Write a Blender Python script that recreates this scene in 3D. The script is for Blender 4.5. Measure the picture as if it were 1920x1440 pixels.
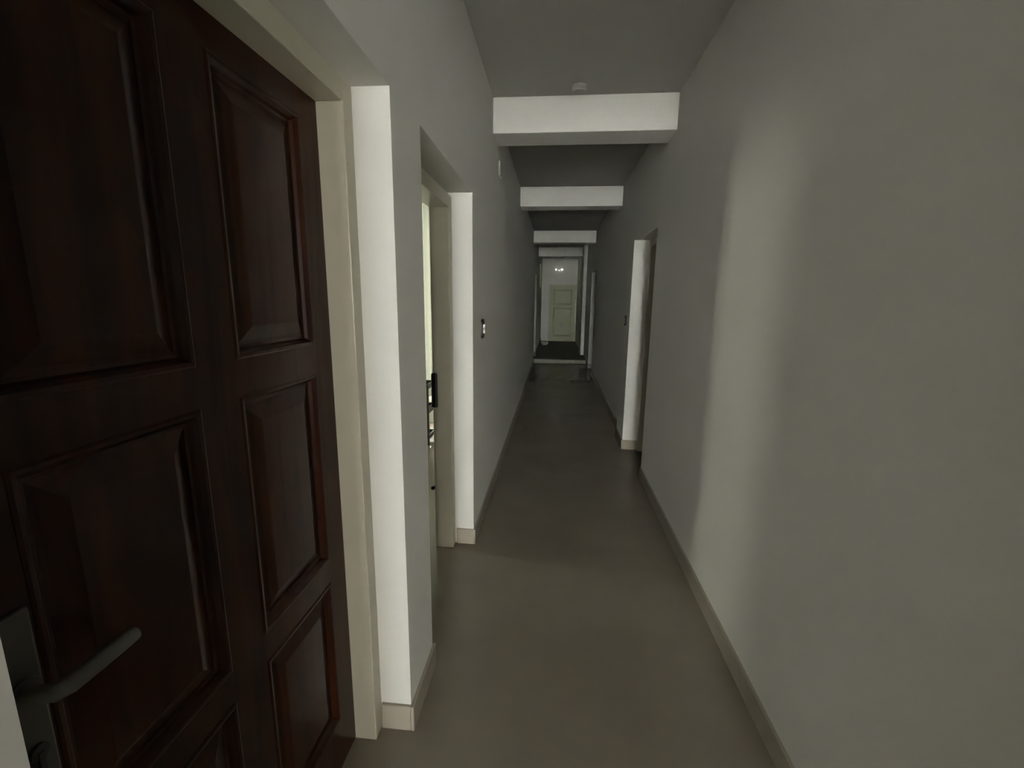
import bpy, bmesh, math
from mathutils import Vector, Matrix, Euler

for o in list(bpy.data.objects):
    bpy.data.objects.remove(o, do_unlink=True)
C = bpy.context.scene.collection
S = bpy.context.scene

# ------------------------------------------------------------------ camera
EYE = 1.45
cam = bpy.data.cameras.new('camera')
cam.sensor_width = 36
cam.lens = 836.4 / 1920 * 36
cam.clip_start = 0.02
cam.clip_end = 100
co = bpy.data.objects.new('camera', cam)
C.objects.link(co)
co.matrix_world = (Matrix.Translation((0, 0, EYE)) @ Matrix.Rotation(0.0922, 4, 'Z')
                   @ Matrix.Rotation(math.pi / 2 - 0.1882, 4, 'X') @ Matrix.Rotation(0.0126, 4, 'Z'))
S.camera = co

# ------------------------------------------------------------------ daylight
SKY = 52.0
w = bpy.data.worlds.new('overcast_sky')
S.world = w
w.use_nodes = True
bg = w.node_tree.nodes['Background']
bg.inputs[0].default_value = (1.0, 0.982, 0.982, 1)
bg.inputs[1].default_value = SKY
S.view_settings.view_transform = 'Standard'
S.view_settings.look = 'None'
S.view_settings.gamma = 1
S.view_settings.use_curve_mapping = False
S.view_settings.exposure = 1.4


def portal(loc, rot, sx, sy):
    # marks a real window opening for sampling of the sky; gives no light of its own
    l = bpy.data.lights.new('window_daylight', 'AREA')
    l.shape = 'RECTANGLE'
    l.size = sx
    l.size_y = sy
    l.cycles.is_portal = True
    o = bpy.data.objects.new('window_daylight', l)
    o.location = loc
    o.rotation_euler = rot
    C.objects.link(o)


LOBW = (-5.0, -3.2, 0.8, 2.2)          # y0 y1 z0 z1 added opening in the right wall behind the camera
# the openings through which daylight enters
BACKW = (-.32, 0.70, 0.75, 2.3)      # x0 x1 z0 z1 in the wall at y=BACKY, behind the camera
BACKY = -6.0
SIDEW = (2.60, 3.15, 0.95, 2.1)       # y0 y1 z0 z1 in the outer wall x=SIDEX of the side room
SIDEX = -4.0
FARW = (-2.1, -0.95, 0.33, 2.5)        # x0 x1 z0 z1 in the far wall y=FARY of the side room
FARY = 5.0
ENDW = (13.1, 13.6, 1.8, 2.45)        # y0 y1 z0 z1 opening added in the left wall to light the end of the passage
portal(((BACKW[0] + BACKW[1]) / 2, BACKY - .16, (BACKW[2] + BACKW[3]) / 2), (math.pi / 2, 0, math.pi), BACKW[1] - BACKW[0], BACKW[3] - BACKW[2])
portal((SIDEX - .16, (SIDEW[0] + SIDEW[1]) / 2, (SIDEW[2] + SIDEW[3]) / 2), (math.pi / 2, 0, -math.pi / 2), SIDEW[1] - SIDEW[0], SIDEW[3] - SIDEW[2])
portal(((FARW[0] + FARW[1]) / 2, FARY + .16, (FARW[2] + FARW[3]) / 2), (math.pi / 2, 0, 0), FARW[1] - FARW[0], FARW[3] - FARW[2])
portal((.75 + .16, (LOBW[0] + LOBW[1]) / 2, (LOBW[2] + LOBW[3]) / 2), (math.pi / 2, 0, math.pi / 2), LOBW[1] - LOBW[0], LOBW[3] - LOBW[2])
portal((-.445 - .18, (ENDW[0] + ENDW[1]) / 2, (ENDW[2] + ENDW[3]) / 2), (math.pi / 2, 0, -math.pi / 2), ENDW[1] - ENDW[0], ENDW[3] - ENDW[2])


# ------------------------------------------------------------------ materials
def mat(name, col, rough=.6, spec=.5, metal=0, noise=0, nscale=8, bump=0, bscale=60, coat=0):
    m = bpy.data.materials.new(name)
    m.use_nodes = True
    nt = m.node_tree
    b = nt.nodes['Principled BSDF']
    b.inputs['Base Color'].default_value = (*col, 1)
    b.inputs['Roughness'].default_value = rough
    b.inputs['Specular IOR Level'].default_value = spec
    b.inputs['Metallic'].default_value = metal
    b.inputs['Diffuse Roughness'].default_value = .1 if bump else 0
    b.inputs['Coat Weight'].default_value = coat
    b.inputs['Coat Roughness'].default_value = .12
    tc = nt.nodes.new('ShaderNodeTexCoord')
    if noise:
        n = nt.nodes.new('ShaderNodeTexNoise')
        n.inputs['Scale'].default_value = nscale
        n.inputs['Detail'].default_value = 5
        nt.links.new(tc.outputs['Object'], n.inputs['Vector'])
        r = nt.nodes.new('ShaderNodeMix')
        r.data_type = 'RGBA'
        r.inputs[6].default_value = (*[c * (1 - noise) for c in col], 1)
        r.inputs[7].default_value = (*[min(1, c * (1 + noise)) for c in col], 1)
        nt.links.new(n.outputs['Fac'], r.inputs[0])
        nt.links.new(r.outputs[2], b.inputs['Base Color'])
    if bump:
        n = nt.nodes.new('ShaderNodeTexNoise')
        n.inputs['Scale'].default_value = bscale
        n.inputs['Detail'].default_value = 4
        nt.links.new(tc.outputs['Object'], n.inputs['Vector'])
        bp = nt.nodes.new('ShaderNodeBump')
        bp.inputs['Strength'].default_value = bump
        bp.inputs['Distance'].default_value = .002
        nt.links.new(n.outputs['Fac'], bp.inputs['Height'])
        nt.links.new(bp.outputs['Normal'], b.inputs['Normal'])
    return m


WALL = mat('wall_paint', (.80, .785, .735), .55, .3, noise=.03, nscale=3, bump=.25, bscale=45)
UNSEENDARK = mat('unseen_bounce_cut_dark', (.16, .15, .13), .7, .3, noise=.05, nscale=3)  # dark tone chosen for unseen surfaces so they bounce less light
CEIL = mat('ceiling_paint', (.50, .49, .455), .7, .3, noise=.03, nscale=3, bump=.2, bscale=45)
FRAME = mat('cream_gloss_frame_paint', (.62, .59, .47), .3, .4, noise=.05, nscale=12, bump=.2, bscale=20)
SKIRT = mat('beige_skirting_tile', (.42, .375, .31), .22, .5, noise=.06, nscale=14)
BLACK = mat('black_plastic', (.012, .012, .011), .35, .5)
WHITE = mat('white_plastic', (.72, .71, .66), .35, .5)
METAL = mat('dull_steel', (.42, .43, .40), .42, .5, metal=.85, noise=.1, nscale=30)
LEVER = mat('worn_lever_metal', (.20, .20, .185), .5, .5, metal=.5, noise=.15, nscale=40)
BRONZE = mat('dark_brushed_handle_metal', (.10, .10, .09), .45, .5, metal=.6, noise=.15, nscale=40)
DARKSTEEL = mat('dark_painted_steel', (.035, .04, .035), .4, .5, noise=.2, nscale=30)
FITTING = mat('aged_white_plastic', (.42, .42, .39), .5, .4)
PALE = mat('pale_cloth', (.5, .5, .46), .9, .1, noise=.1, nscale=20)
ENDDOOR = mat('pale_green_gloss_door_paint', (.58, .58, .40), .55, .3, noise=.08, nscale=6)
STONE = mat('threshold_stone', (.34, .33, .28), .85, .15, noise=.2, nscale=18)


def wood():
    m = bpy.data.materials.new('dark_red_varnished_wood')
    m.use_nodes = True
    nt = m.node_tree
    b = nt.nodes['Principled BSDF']
    tc = nt.nodes.new('ShaderNodeTexCoord')
    mp = nt.nodes.new('ShaderNodeMapping')
    mp.inputs['Scale'].default_value = (14, 14, 1.3)
    n = nt.nodes.new('ShaderNodeTexNoise')
    n.inputs['Scale'].default_value = 1.6
    n.inputs['Detail'].default_value = 7
    n.inputs['Distortion'].default_value = .6
    nt.links.new(tc.outputs['Object'], mp.inputs[0])
    nt.links.new(mp.outputs[0], n.inputs['Vector'])
    cr = nt.nodes.new('ShaderNodeValToRGB')
    cr.color_ramp.elements[0].position = .3
    cr.color_ramp.elements[0].color = (.016, .003, .002, 1)
    cr.color_ramp.elements[1].position = .75
    cr.color_ramp.elements[1].color = (.062, .018, .006, 1)
    nt.links.new(n.outputs['Fac'], cr.inputs[0])
    nt.links.new(cr.outputs[0], b.inputs['Base Color'])
    b.inputs['Roughness'].default_value = .30
    b.inputs['Specular IOR Level'].default_value = .22
    bp = nt.nodes.new('ShaderNodeBump')
    bp.inputs['Strength'].default_value = .12
    bp.inputs['Distance'].default_value = .002
    nt.links.new(n.outputs['Fac'], bp.inputs['Height'])
    nt.links.new(bp.outputs['Normal'], b.inputs['Normal'])
    return m


WOOD = wood()


def floor_mat():
    m = bpy.data.materials.new('polished_beige_floor_tiles')
    m.use_nodes = True
    nt = m.node_tree
    b = nt.nodes['Principled BSDF']
    tc = nt.nodes.new('ShaderNodeTexCoord')
    br = nt.nodes.new('ShaderNodeTexBrick')
    br.offset = 0
    br.inputs['Scale'].default_value = 1
    br.inputs['Brick Width'].default_value = .6
    br.inputs['Row Height'].default_value = .6
    br.inputs['Mortar Size'].default_value = .0016
    br.inputs['Color1'].default_value = (.27, .232, .182, 1)
    br.inputs['Color2'].default_value = (.262, .224, .176, 1)
    br.inputs['Mortar'].default_value = (.262, .224, .176, 1)
    nt.links.new(tc.outputs['Object'], br.inputs['Vector'])
    n = nt.nodes.new('ShaderNodeTexNoise')
    n.inputs['Scale'].default_value = 2.2
    n.inputs['Detail'].default_value = 6
    nt.links.new(tc.outputs['Object'], n.inputs['Vector'])
    mx = nt.nodes.new('ShaderNodeMix')
    mx.data_type = 'RGBA'
    mx.blend_type = 'MULTIPLY'
    mx.inputs[0].default_value = .35
    nt.links.new(br.outputs['Color'], mx.inputs[6])
    nt.links.new(n.outputs['Fac'], mx.inputs[7])
    nt.links.new(mx.outputs[2], b.inputs['Base Color'])
    mr = nt.nodes.new('ShaderNodeMapRange')
    mr.inputs['To Min'].default_value = .18
    mr.inputs['To Max'].default_value = .21
    nt.links.new(n.outputs['Fac'], mr.inputs[0])
    nt.links.new(mr.outputs[0], b.inputs['Roughness'])
    b.inputs['Specular IOR Level'].default_value = .5
    return m


FLOOR = floor_mat()


DARKFLOOR = mat('floor_darkened_for_light', (.085, .078, .06), .5, .4, noise=.3, nscale=6)  # far-end shade put into the colour; also cuts bounce behind the camera


def glass(name, tint):
    m = bpy.data.materials.new(name)
    m.use_nodes = True
    nt = m.node_tree
    nt.nodes.clear()
    out = nt.nodes.new('ShaderNodeOutputMaterial')
    t = nt.nodes.new('ShaderNodeBsdfTransparent')
    t.inputs[0].default_value = (*tint, 1)
    g = nt.nodes.new('ShaderNodeBsdfGlossy')
    g.inputs['Roughness'].default_value = .02
    mx = nt.nodes.new('ShaderNodeMixShader')
    mx.inputs[0].default_value = .05
    nt.links.new(t.outputs[0], mx.inputs[1])
    nt.links.new(g.outputs[0], mx.inputs[2])
    nt.links.new(mx.outputs[0], out.inputs[0])
    return m


GLASS = glass('window_glass', (.93, .95, .93))
TINTED = glass('tinted_window_glass', (.06, .068, .05))
LIGHTTINT = glass('pale_tinted_window_glass', (.39, .40, .37))
HALFTINT = glass('half_tinted_window_glass', (.74, .74, .715))


def curtain_mat():
    m = bpy.data.materials.new('cream_curtain_cloth')
    m.use_nodes = True
    nt = m.node_tree
    nt.nodes.clear()
    out = nt.nodes.new('ShaderNodeOutputMaterial')
    d = nt.nodes.new('ShaderNodeBsdfDiffuse')
    d.inputs[0].default_value = (.6, .6, .48, 1)
    t = nt.nodes.new('ShaderNodeBsdfTranslucent')
    t.inputs[0].default_value = (.018, .0185, .0145, 1)
    a = nt.nodes.new('ShaderNodeAddShader')
    mx = nt.nodes.new('ShaderNodeMixShader')
    mx.inputs[0].default_value = .5
    nt.links.new(d.outputs[0], mx.inputs[1])
    nt.links.new(t.outputs[0], mx.inputs[2])
    nt.links.new(mx.outputs[0], out.inputs[0])
    return m


CURTAIN = curtain_mat()


def emit(name, col, s):
    m = bpy.data.materials.new(name)
    m.use_nodes = True
    b = m.node_tree.nodes['Principled BSDF']
    b.inputs['Base Color'].default_value = (.8, .8, .8, 1)
    b.inputs['Emission Color'].default_value = (*col, 1)
    b.inputs['Emission Strength'].default_value = s
    return m


LED = emit('lit_lamp_lens', (1, 1, .95), 1.0)


# ------------------------------------------------------------------ mesh helpers
def box(bm, x0, x1, y0, y1, z0, z1):
    vs = [bm.verts.new((x, y, z)) for x in (x0, x1) for y in (y0, y1) for z in (z0, z1)]
    for f in ((0, 1, 3, 2), (4, 6, 7, 5), (0, 4, 5, 1), (2, 3, 7, 6), (0, 2, 6, 4), (1, 5, 7, 3)):
        bm.faces.new([vs[i] for i in f])


def cyl(bm, p, r, h, axis='Z', n=32, r2=None):
    M = {'Z': Matrix(), 'X': Matrix.Rotation(math.pi / 2, 4, 'Y'), 'Y': Matrix.Rotation(-math.pi / 2, 4, 'X')}[axis]
    bmesh.ops.create_cone(bm, cap_ends=True, segments=n, radius1=r, radius2=r if r2 is None else r2, depth=h,
                          matrix=Matrix.Translation(p) @ M)


def tube(bm, pts, r, n=12):
    """swept round bar through points"""
    rings = []
    for i, p in enumerate(pts):
        p = Vector(p)
        a = Vector(pts[max(0, i - 1)])
        b = Vector(pts[min(len(pts) - 1, i + 1)])
        d = (b - a).normalized()
        u = d.cross(Vector((0, 0, 1)))
        if u.length < .1:
            u = d.cross(Vector((0, 1, 0)))
        u.normalize()
        v = d.cross(u)
        rr = r[i] if isinstance(r, (list, tuple)) else r
        rings.append([bm.verts.new(p + (u * math.cos(k * 2 * math.pi / n) + v * math.sin(k * 2 * math.pi / n)) * rr) for k in range(n)])
    for a, b in zip(rings, rings[1:]):
        for k in range(n):
            bm.faces.new((a[k], a[(k + 1) % n], b[(k + 1) % n], b[k]))
    bm.faces.new(rings[0][::-1])
    bm.faces.new(rings[-1])


def obj(name, bm, m, parent=None, bevel=0, smooth=False, seg=2):
    bmesh.ops.recalc_face_normals(bm, faces=bm.faces)
    me = bpy.data.meshes.new(name)
    bm.to_mesh(me)
    bm.free()
    me.materials.append(m)
    o = bpy.data.objects.new(name, me)
    C.objects.link(o)
    if parent:
        o.parent = parent
    if bevel:
        md = o.modifiers.new('bevel', 'BEVEL')
        md.width = bevel
        md.segments = seg
        md.limit_method = 'ANGLE'
    if smooth:
        for p in me.polygons:
            p.use_smooth = True
    return o


def thing(name, label, cat, loc, group=None):
    o = bpy.data.objects.new(name, None)
    o.empty_display_size = .1
    C.objects.link(o)
    o.location = loc
    return tag(o, label, cat, group)


def tag(o, label, cat, group=None):
    o['label'] = label
    o['category'] = cat
    if group:
        o['group'] = group
    return o


def struct(name, bm, m, label, cat, bevel=0):
    o = obj(name, bm, m, bevel=bevel)
    o['kind'] = 'structure'
    return tag(o, label, cat)


# ------------------------------------------------------------------ the passage: sizes
XL, XR = -.445, .750
ZC = 2.752
ZB = 2.532
TH = .20
ZT = 1.991
Y0 = -.24
YE = 15.0
UP = .09                     # the floor is one low step higher at the end
YS = 10.27
D1 = (.28, 1.247)
D2 = (1.515, 2.433)
DL = (9.9, 10.85)
RO = (3.5935, 4.32)
RD = (8.75, 9.66)
PIER = .703

# ---- left wall
bm = bmesh.new()
xo = XL - TH
ZTL = 1.99 + .02
for a, b in ((Y0, D1[0]), (D1[1], D2[0]), (D2[1], DL[0]), (DL[1], ENDW[0]), (ENDW[1], YE)):
    box(bm, xo, XL, a, b, 0, ZC)
box(bm, xo, XL, *D1, ZT, ZC)
box(bm, xo, XL, *D2, ZT, ZC)
box(bm, xo, XL, *DL, ZTL, ZC)
box(bm, xo, XL, ENDW[0], ENDW[1], 0, ENDW[2])
box(bm, xo, XL, ENDW[0], ENDW[1], ENDW[3], ZC)
struct('wall_left', bm, WALL, 'off-white painted left wall of the corridor with doorways cut through it', 'wall')

# ---- right wall
bm = bmesh.new()
xo = XR + TH
for a, b in ((Y0, RO[0]), (RO[1], RD[0]), (RD[1], YE)):
    box(bm, XR, xo, a, b, 0, ZC)
box(bm, XR, xo, *RO, ZT, ZC)
box(bm, XR, xo, *RD, ZTL, ZC)
box(bm, PIER, XR, RO[1], RO[1] + .42, 0, ZT)          # shallow pier past the doorway
box(bm, .668, XR, 11.25, 12.15, UP, ZC)               # shallow pier near the end
box(bm, .705, XR, 13.3, YE, UP, ZC)
struct('wall_right', bm, WALL, 'off-white painted right wall of the corridor with a soft patch of daylight', 'wall')

# ---- unseen lobby behind the camera, made dark to cut bounce light
bm = bmesh.new()
box(bm, XL - TH, XL, BACKY, Y0, 0, ZC)
struct('wall_lobby_left', bm, UNSEENDARK, 'unseen left lobby wall behind the camera, made dark to cut bounce light', 'wall')
bm = bmesh.new()
box(bm, XR, xo, BACKY, LOBW[0], 0, ZC)
box(bm, XR, xo, LOBW[1], Y0, 0, ZC)
box(bm, XR, xo, LOBW[0], LOBW[1], 0, LOBW[2])
box(bm, XR, xo, LOBW[0], LOBW[1], LOBW[3], ZC)
struct('wall_lobby_right', bm, UNSEENDARK, 'unseen right lobby wall behind the camera, made dark to cut bounce light', 'wall')
bm = bmesh.new()
box(bm, .63, XR, Y0 - .18, Y0, 0, ZC)
box(bm, XL, -.335, Y0 - .18, Y0, 0, ZC)
box(bm, -.335, .63, Y0 - .18, Y0, 2.30, ZC)
struct('wall_light_blocker', bm, UNSEENDARK, 'added partition behind the camera that shades the near walls', 'wall')  # added out of view; its stubs and header shade the near walls
bm = bmesh.new()
box(bm, XL - TH, XR + TH, BACKY - .2, Y0, -.1, 0)
struct('floor_lobby', bm, DARKFLOOR, 'unseen lobby floor behind the camera, made dark to cut bounce light', 'floor')
bm = bmesh.new()
box(bm, XL - TH, XR + TH, BACKY - .2, Y0, ZC, ZC + .12)
struct('ceiling_lobby', bm, UNSEENDARK, 'unseen lobby ceiling behind the camera, made dark to cut bounce light', 'ceiling')

# ---- end wall
bm = bmesh.new()
box(bm, XL - TH, XR + TH, YE, YE + .2, 0, ZC)
struct('wall_end', bm, WALL, 'dim grey wall closing the far end of the corridor', 'wall')

# ---- ceiling
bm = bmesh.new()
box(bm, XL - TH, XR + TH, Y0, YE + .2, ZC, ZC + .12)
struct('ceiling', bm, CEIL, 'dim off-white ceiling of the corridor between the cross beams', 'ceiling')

# ---- beams
names = ('nearest and widest looking bright cross beam under the corridor ceiling',
         'second cross beam from the camera under the corridor ceiling',
         'third cross beam from the camera, small and grey, under the ceiling',
         'farthest cross beam under the ceiling, just before the end door')
for k, (a, b) in enumerate(((3.2068, 3.461), (5.5908, 5.84), (9.0166, 9.27), (11.7657, 12.02))):
    bm = bmesh.new()
    box(bm, XL, XR, a, b, ZB, ZC)
    struct('trim_%d' % (k + 1), bm, WALL, names[k], 'beam', bevel=.004)

# ---- floor
bm = bmesh.new()
box(bm, XL - TH, XR + TH, Y0, YS, -.1, 0)
struct('floor', bm, FLOOR, 'polished beige brown tiled floor running down the corridor', 'floor')
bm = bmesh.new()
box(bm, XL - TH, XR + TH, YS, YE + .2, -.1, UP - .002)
struct('floor_end', bm, DARKFLOOR, 'floor beyond the low step at the far end, its shade put into a darker colour', 'floor')
bm = bmesh.new()
box(bm, XL, XR, YS - .02, YS + .14, 0, UP)
struct('trim_5', bm, STONE, 'low pale stone step across the corridor near its far end', 'step', bevel=.005)

# ---- skirting
SH, SP = .095, .012


def skirt(name, runs, label, z=0):
    bm = bmesh.new()
    for r in runs:
        zz = UP if min(r[2], r[3]) > YS + .1 else 0
        box(bm, *r, zz, zz + SH)
    return struct(name, bm, SKIRT, label, 'skirting', bevel=.003)


fx = -.545                       # corridor side face of the left door frames
L = [(XL, XL + SP, Y0, D1[0]), (XL, XL + SP, D1[1] - SP, D2[0] + SP), (fx, XL, D1[1] - SP, D1[1]),
     (XL, XL + SP, D2[1] - SP, DL[0]), (fx, XL, D2[1] - SP, D2[1]), (XL, XL + SP, DL[1] - SP, YE),
     (fx, XL, D2[0], D2[0] + SP), (fx, XL, DL[1] - SP, DL[1])]
skirt('baseboard_left', L, 'beige tile skirting along the foot of the left wall')
R = [(XR - SP, XR, Y0, RO[0]), (PIER - SP, PIER, RO[1] - SP, RO[1] + .42 + SP), (PIER, .85, RO[1] - SP, RO[1]),
     (XR - SP, XR, RO[1] + .42, RD[0]), (XR - SP, XR, RD[1] - SP, YS - .02), (XR, .85, RD[1] - SP, RD[1]),
     (PIER, XR - SP, RO[1] + .42, RO[1] + .42 + SP)]
skirt('baseboard_right', R, 'beige tile skirting along the foot of the right wall')


# ------------------------------------------------------------------ doors
def leaf(parent, w, h, th=.04, cols=2, m=WOOD, rails=None, name='door_leaf', stile=.085, mid=.09):
    """panelled leaf: local y 0..w, local x 0 is the face, z 0..h"""
    rails = rails or [(0, .17), (.635, .705), (1.245, 1.32), (h - .065, h)]
    if cols == 2:
        ys = [(stile, w / 2 - mid / 2), (w / 2 + mid / 2, w - stile)]
    else:
        ys = [(stile, w - stile)]
    bm = bmesh.new()
    box(bm, -th, 0, 0, stile, 0, h)
    box(bm, -th, 0, w - stile, w, 0, h)
    for a, b in rails:
        box(bm, -th, 0, stile, w - stile, a, b)
    zs = [(rails[i][1], rails[i + 1][0]) for i in range(len(rails) - 1)]
    if cols == 2:
        for a, b in zs:
            box(bm, -th, 0, w / 2 - mid / 2, w / 2 + mid / 2, a, b)
    lf = obj(name, bm, m, parent)
    for z0, z1 in zs:
        for y0, y1 in ys:
            bm = bmesh.new()

            def ring(i, x):
                return [bm.verts.new((x, y, z)) for y, z in ((y0 + i, z0 + i), (y1 - i, z0 + i), (y1 - i, z1 - i), (y0 + i, z1 - i))]
            prof = [(0, -.012), (0, .001), (.004, .003), (.010, .002), (.016, -.006), (.020, -.013), (.026, -.014), (.034, -.012), (.060, -.003), (.064, -.002)]
            rs = [ring(i, x) for i, x in prof]
            for a, b in zip(rs, rs[1:]):
                for k in range(4):
                    bm.faces.new((a[k], a[(k + 1) % 4], b[(k + 1) % 4], b[k]))
            bm.faces.new(rs[-1])
            rb = ring(0, -th + .008)
            for k in range(4):
                bm.faces.new((rs[0][k], rb[k], rb[(k + 1) % 4], rs[0][(k + 1) % 4]))
            bm.faces.new(rb[::-1])
            obj('panel', bm, m, lf)
    return lf


def frame(parent, y0, y1, ztop, x0, x1, m=FRAME, sides=(1, 1), fw=.055, z0=0):
    """three-sided timber frame; x0 is the side with the leaf"""
    bm = bmesh.new()
    if sides[0]:
        box(bm, min(x0, x1), max(x0, x1), y0, y0 + fw, z0, ztop)
    if sides[1]:
        box(bm, min(x0, x1), max(x0, x1), y1 - fw, y1, z0, ztop)
    box(bm, min(x0, x1), max(x0, x1), y0 + fw, y1 - fw, ztop - fw, ztop)
    return obj('door_frame', bm, m, parent, bevel=.003)


def door(n, label, loc):
    d = bpy.data.objects.new('door_%d' % n, None)
    C.objects.link(d)
    d.location = loc
    d['kind'] = 'structure'
    return tag(d, label, 'door')


# door 1: dark wooden leaf next to the camera, shut in its recess
d = door(1, 'dark red-brown wooden panelled door closest to the camera on the left', (0, 0, 0))
frame(d, D1[0], D1[1], ZT, -.643, -.548)
LW = D1[1] - D1[0] - .11 + .008
lf = leaf(d, LW, 1.932, stile=.092, mid=.10)
lf.location = (-.620, D1[0] + .055 - .004, .006)
# lever handle
hy, hz = .395, .985
bm = bmesh.new()
box(bm, -.622, -.613, hy - .022, hy + .022, hz - .14, hz + .10)
pl = obj('handle_plate', bm, BRONZE, d, bevel=.004)
bm = bmesh.new()
tube(bm, [(-.616, hy, hz), (-.590, hy, hz), (-.576, hy + .004, hz), (-.571, hy + .016, hz), (-.571, hy + .05, hz), (-.571, hy + .08, hz), (-.571, hy + .101, hz)],
     [.010, .010, .011, .0115, .0112, .0108, .010], 14)
obj('lever', bm, LEVER, pl, smooth=True)
bm = bmesh.new()
cyl(bm, (-.611, hy, hz), .017, .006, 'X', 24)
obj('rosette', bm, BRONZE, pl, bevel=.001)
bm = bmesh.new()
cyl(bm, (-.611, hy, hz - .085), .010, .006, 'X', 20)
box(bm, -.611, -.607, hy - .003, hy + .003, hz - .112, hz - .085)
obj('keyhole', bm, BLACK, pl)

# door 2: open into the bright side room
d = door(2, 'cream-framed open doorway in the left wall, light room beyond', (0, 0, 0))
frame(d, D2[0], D2[1] + .0, ZT - .02, -.66, -.556, fw=.063)
lf = leaf(d, .77, 1.90, name='door_leaf')
lf.rotation_euler = (0, 0, math.radians(46))
lf.location = (-.668, D2[0] + .07, .008)
bm = bmesh.new()
box(bm, -.664, -.630, 2.350, 2.371, .853, 1.047)
obj('strike_plate', bm, BLACK, d, bevel=.008, seg=3)
bm = bmesh.new()
cyl(bm, (-.668, 2.368, .375), .011, .02, 'Y', 16)
obj('bolt_keep', bm, BLACK, d)

# door 3: right side recess with dark leaf
d = door(3, 'narrow dark door recessed behind a white reveal on the right wall', (0, 0, 0))
frame(d, RO[0], RO[1], ZT - .004, .945, .845)
lf = leaf(d, RO[1] - RO[0] - .102, 1.925, cols=1, name='door_leaf')
lf.rotation_euler = (0, 0, math.pi)
lf.location = (.905, RO[1] - .051, .006)

# doors 4 and 5: recessed doors near the far end
d = door(4, 'shadowed doorway on the left wall at the low stone step', (0, 0, 0))
frame(d, DL[0], DL[1], ZTL, -.64, fx, z0=UP if 0 else 0)
lf = leaf(d, DL[1] - DL[0] - .102, 1.83)
lf.location = (-.62, DL[0] + .051, UP + .01)
d = door(5, 'shadowed doorway on the right wall just before the low stone step', (0, 0, 0))
frame(d, RD[0], RD[1], ZTL, .94, .85)
lf = leaf(d, RD[1] - RD[0] - .102, 1.94)
lf.rotation_euler = (0, 0, math.pi)
lf.location = (.91, RD[1] - .051, .01)

# door 6: pale door in the end wall
d = door(6, 'pale greenish panelled door at the far end of the corridor', (0, 0, 0))
bm = bmesh.new()
for a in ((-.20, -.15, UP, 1.93), (.65, .70, UP, 1.93), (-.15, .65, 1.88, 1.93)):
    box(bm, a[0], a[1], YE - .05, YE, a[2], a[3])
obj('door_frame', bm, FRAME, d, bevel=.003)
lf = leaf(d, .80, 1.78, m=ENDDOOR, cols=1, rails=[(0, .14), (1.10, 1.19), (1.69, 1.78)])
lf.rotation_euler = (0, 0, -math.pi / 2)
lf.location = (-.15, YE - .042, UP + .005)
bm = bmesh.new()
box(bm, .20, .25, YE - .060, YE - .042, .55, .70)
obj('handle_plate', bm, METAL, d, bevel=.004)

# ------------------------------------------------------------------ side room, and added light-stopping shells behind shut doors
def leak_shell(name, x0, x1, y0, y1, label):
    # added shell behind a shut door, keeps sky from leaking round the leaf
    t = .1
    xa, xb = (x0 - t, x0) if x0 < 0 else (x1, x1 + t)
    bm = bmesh.new()
    box(bm, x0, x1, y0 - t, y0, 0, ZC)
    box(bm, x0, x1, y1, y1 + t, 0, ZC)
    box(bm, xa, xb, y0 - t, y1 + t, 0, ZC)
    box(bm, x0, x1, y0 - t, y1 + t, ZC, ZC + t)
    box(bm, x0, x1, y0 - t, y1 + t, -t, 0)
    struct(name, bm, UNSEENDARK, label, 'wall')


# side room behind door 2 (x -4..-.645, y 1.35..5)
bm = bmesh.new()
box(bm, SIDEX - .2, XL - TH, 1.30, 1.48, 0, ZC)
struct('wall_side_room_near', bm, WALL, 'near wall of the bright side room', 'wall')
bm = bmesh.new()
x0, x1, z0, z1 = FARW
box(bm, SIDEX - .2, x0, FARY, FARY + .2, 0, ZC)
box(bm, x1, XL - TH, FARY, FARY + .2, 0, ZC)
box(bm, x0, x1, FARY, FARY + .2, 0, z0)
box(bm, x0, x1, FARY, FARY + .2, z1, ZC)
struct('wall_side_room_far', bm, WALL, 'far wall of the side room above and below its bright window', 'wall')
bm = bmesh.new()
y0, y1, z0, z1 = SIDEW
box(bm, SIDEX - .2, SIDEX, 1.48, y0, 0, ZC)
box(bm, SIDEX - .2, SIDEX, y1, FARY, 0, ZC)
box(bm, SIDEX - .2, SIDEX, y0, y1, 0, z0)
box(bm, SIDEX - .2, SIDEX, y0, y1, z1, ZC)
struct('wall_side_room_outer', bm, WALL, 'outer wall of the side room', 'wall')
bm = bmesh.new()
box(bm, SIDEX - .2, XL - TH, 1.30, FARY + .2, -.1, 0)
struct('floor_side_room', bm, FLOOR, 'pale shiny floor of the side room seen through the open doorway', 'floor')
bm = bmesh.new()
box(bm, SIDEX - .2, XL - TH, 1.30, FARY + .2, ZC, ZC + .12)
struct('ceiling_side_room', bm, CEIL, 'ceiling of the side room', 'ceiling')


leak_shell('wall_shell_near', -1.6, XL - TH, -.10, 1.30 - .1, 'added shell keeping sky light out behind the closest wooden door')
leak_shell('wall_shell_right', XR + TH, 1.9, 3.3, 4.7, 'added shell keeping sky light out behind the door on the right wall')
leak_shell('wall_shell_left_end', -1.6, XL - TH, 9.6, 11.1, 'added shell keeping sky light out behind the shadowed left doorway')
leak_shell('wall_shell_right_end', XR + TH, 1.9, 8.5, 9.9, 'added shell keeping sky light out behind the shadowed right doorway')


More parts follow.
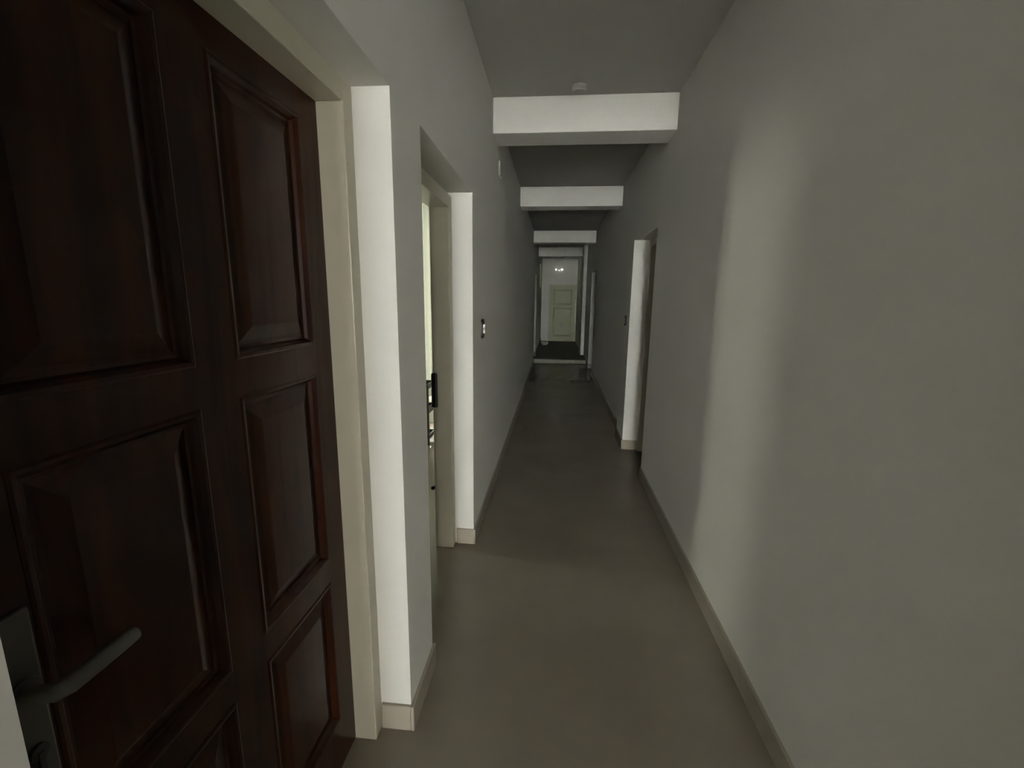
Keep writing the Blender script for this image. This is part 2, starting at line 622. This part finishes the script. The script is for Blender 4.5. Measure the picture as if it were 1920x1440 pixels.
def window(n, label, axis, pos, a0, a1, z0, z1, bars=1, pane=None):
    """window frame and pane; axis 'y': lies in plane y=pos, a is x.  axis 'x': plane x=pos, a is y"""
    wd = bpy.data.objects.new('window_%d' % n, None)
    C.objects.link(wd)
    wd['kind'] = 'structure'
    tag(wd, label, 'window')

    def bx(bm, a, b, c, d_, t):
        if axis == 'y':
            box(bm, a, b, pos - t, pos + t, c, d_)
        else:
            box(bm, pos - t, pos + t, a, b, c, d_)
    bm = bmesh.new()
    f = .045
    bx(bm, a0, a0 + f, z0, z1, .025)
    bx(bm, a1 - f, a1, z0, z1, .025)
    bx(bm, a0 + f, a1 - f, z0, z0 + f, .025)
    bx(bm, a0 + f, a1 - f, z1 - f, z1, .025)
    for k in range(bars):
        c = a0 + (a1 - a0) * (k + 1) / (bars + 1)
        bx(bm, c - .02, c + .02, z0 + f, z1 - f, .02)
    fr = obj('window_frame', bm, FRAME, wd)
    bm = bmesh.new()
    bx(bm, a0 + f, a1 - f, z0 + f, z1 - f, .003)
    obj('pane', bm, pane or GLASS, fr)


window(1, 'bright tall window in the far wall of the side room', 'y', FARY + .10, *FARW, bars=2)
window(2, 'narrow window in the outer wall of the side room', 'x', SIDEX - .10, *SIDEW, bars=0, pane=LIGHTTINT)
window(3, 'daylit window behind the camera', 'y', BACKY - .10, *BACKW, bars=1)
window(4, 'small hidden window added in the left wall to light the far end', 'x', XL - .12, *ENDW, bars=0, pane=TINTED)  # added daylight opening, set out of view, brightens the end wall

window(5, 'unseen window added in the right wall behind the camera to light the left side', 'x', XR + .10, *LOBW, bars=1, pane=HALFTINT)  # added daylight opening, brightens the near left reveal, frame and wall

# curtain over the side room window
bm = bmesh.new()
x0, x1, z0, z1 = FARW
n = 120
top, bot = [], []
for k in range(n + 1):
    x = x0 - .08 + (x1 - x0 + .16) * k / n
    y = FARY - .06 + .018 * math.sin(x * 62) + .006 * math.sin(x * 23)
    top.append(bm.verts.new((x, y, z1 + .06)))
    bot.append(bm.verts.new((x, y + .006 * math.sin(x * 40), z0 - .0)))
for k in range(n):
    bm.faces.new((top[k], top[k + 1], bot[k + 1], bot[k]))
cu = thing('curtain', 'pale cream curtain glowing in the window beyond the open left doorway', 'curtain', (0, 0, 0))
o = obj('cloth', bm, CURTAIN, cu, smooth=True)
bm = bmesh.new()
tube(bm, [(x0 - .12, FARY - .06, z1 + .07), (x1 + .12, FARY - .06, z1 + .07)], .012)
for x in (x0 - .09, x1 + .09):
    box(bm, x - .01, x + .01, FARY - .06, FARY, z1 + .06, z1 + .08)
obj('rod', bm, METAL, cu)

# metal rack in the side room
rk = thing('metal_rack', 'dark metal-framed low rack seen through the open left doorway', 'rack', (-1.437, 4.30, 0))
W, Dp, Hh = .22, .115, .615
for sx in (-W, W):
    for sy in (-Dp, Dp):
        b2 = bmesh.new()
        box(b2, sx - .009, sx + .009, sy - .009, sy + .009, 0, Hh)
        obj('leg', b2, DARKSTEEL, rk, bevel=.002)
for zz, hgt in ((Hh - .045, .05), (.325, .06), (.06, .04)):
    for sx in (-W, W):
        bm = bmesh.new()
        box(bm, sx - .007, sx + .007, -Dp, Dp, zz, zz + hgt)
        obj('rail', bm, DARKSTEEL, rk)
    for sy in (-Dp, Dp):
        bm = bmesh.new()
        box(bm, -W, W, sy - .007, sy + .007, zz, zz + hgt)
        obj('rail', bm, DARKSTEEL, rk)

# wall with a glazed door at the other end of the corridor, behind the camera
bm = bmesh.new()
x0, x1, z0, z1 = BACKW
box(bm, XL - TH, x0, BACKY - .2, BACKY, 0, ZC)
box(bm, x1, XR + TH, BACKY - .2, BACKY, 0, ZC)
box(bm, x0, x1, BACKY - .2, BACKY, 0, z0)
box(bm, x0, x1, BACKY - .2, BACKY, z1, ZC)
struct('wall_back', bm, WALL, 'wall with the daylit window behind the camera', 'wall')


# ------------------------------------------------------------------ fittings
def rounded(bm, x0, x1, wy, hz_, rad, n=7):
    """rounded rectangle in the yz plane, extruded along x"""
    pts = []
    for k, (cy, cz) in enumerate(((wy / 2 - rad, hz_ / 2 - rad), (-wy / 2 + rad, hz_ / 2 - rad), (-wy / 2 + rad, -hz_ / 2 + rad), (wy / 2 - rad, -hz_ / 2 + rad))):
        for q in range(n + 1):
            a = (k + q / n) * math.pi / 2
            pts.append((cy + rad * math.cos(a), cz + rad * math.sin(a)))
    A = [bm.verts.new((x0, y, z)) for y, z in pts]
    B = [bm.verts.new((x1, y, z)) for y, z in pts]
    bm.faces.new(A)
    bm.faces.new(B[::-1])
    for k in range(len(pts)):
        q = (k + 1) % len(pts)
        bm.faces.new((A[k], A[q], B[q], B[k]))


def switch(name, label, x, s, y, z, wy, hz_):
    """s=+1: plate faces +x"""
    t = thing(name, label, 'switch', (x, y, z), 'black switch plates on the corridor walls')
    bm = bmesh.new()
    rounded(bm, 0, s * .010, wy, hz_, .022)
    obj('plate', bm, BLACK, t, bevel=.002)
    for zz in (-.014, .014):
        bm = bmesh.new()
        box(bm, min(s * .010, s * .015), max(s * .010, s * .024), -wy * .26, wy * .26, zz - .0135, zz + .0135)
        obj('rocker', bm, WHITE, t, bevel=.002)
    return t


switch('light_switch', 'black switch plate with white rockers past the open left doorway', XL, 1, 2.745, 1.268, .085, .118)
switch('light_switch', 'small black switch plate with pale rocker left of the right doorway reveal', PIER, -1, 4.54, 1.255, .085, .098)

# cover plate high on the left wall
t = thing('junction_box', 'small white box high on left wall just past the nearest beam', 'junction box', (XL, 3.56, 2.40))
bm = bmesh.new()
box(bm, 0, .014, -.05, .05, -.052, .052)
obj('cover', bm, WHITE, t, bevel=.002)
for zz in (-.035, .035):
    bm = bmesh.new()
    cyl(bm, (.0145, 0, zz), .004, .002, 'X', 12)
    obj('screw', bm, METAL, t)


# round ceiling fixtures
def fixture(label, loc, r, h):
    t = thing('ceiling_lamp', label, 'lamp', loc, 'small round ceiling fittings')
    bm = bmesh.new()
    cyl(bm, (0, 0, -.006), r, .012, 'Z', 40)
    cyl(bm, (0, 0, -h / 2), r * .93, h, 'Z', 40, r2=r * .93)
    obj('base', bm, FITTING, t, bevel=.002)
    bm = bmesh.new()
    cyl(bm, (0, 0, -h - .002), r * .80, .006, 'Z', 40, r2=r * .86)
    obj('lens', bm, PALE, t)
    return t


fixture('small round white fitting on the ceiling in front of the nearest beam', (.110, 3.085, ZC), .047, .028)
fixture('tiny round fitting under the farthest cross beam', (.105, 11.89, ZB), .09, .02)

# emergency light over the end door: two lit heads and a small indicator
t = thing('emergency_light', 'small wall light with three bright white spots above the far door', 'light', (.09, YE, 2.395))
bm = bmesh.new()
box(bm, -.13, .15, -.03, 0, -.012, .03)
obj('housing', bm, PALE, t, bevel=.006)
for x, r in ((-.085, .025), (.10, .028)):
    bm = bmesh.new()
    bmesh.ops.create_uvsphere(bm, u_segments=20, v_segments=12, radius=r, matrix=Matrix.Translation((x, -.075, .01)))
    obj('lamp_head', bm, LED, t, smooth=True)
bm = bmesh.new()
bmesh.ops.create_uvsphere(bm, u_segments=12, v_segments=8, radius=.013, matrix=Matrix.Translation((.012, -.055, -.015)))
obj('indicator_lamp', bm, LED, t, smooth=True)

# pale rag on the floor near the far door
bm = bmesh.new()
bmesh.ops.create_icosphere(bm, subdivisions=4, radius=1)
for v in bm.verts:
    p = v.co
    k = 1 + .22 * math.sin(7 * p.x + 3 * p.z) + .18 * math.sin(9 * p.y - 4 * p.x) + .1 * math.sin(17 * p.z + 5)
    v.co = Vector((p.x * .085 * k, p.y * .07 * k, max(-.045, p.z * .075 * k)))
bg_ = obj('rag', bm, PALE, smooth=True)
bg_.location = (-.28, 13.6, UP + .045)
tag(bg_, 'small pale crumpled rag on the dim floor left of the far door', 'rag')
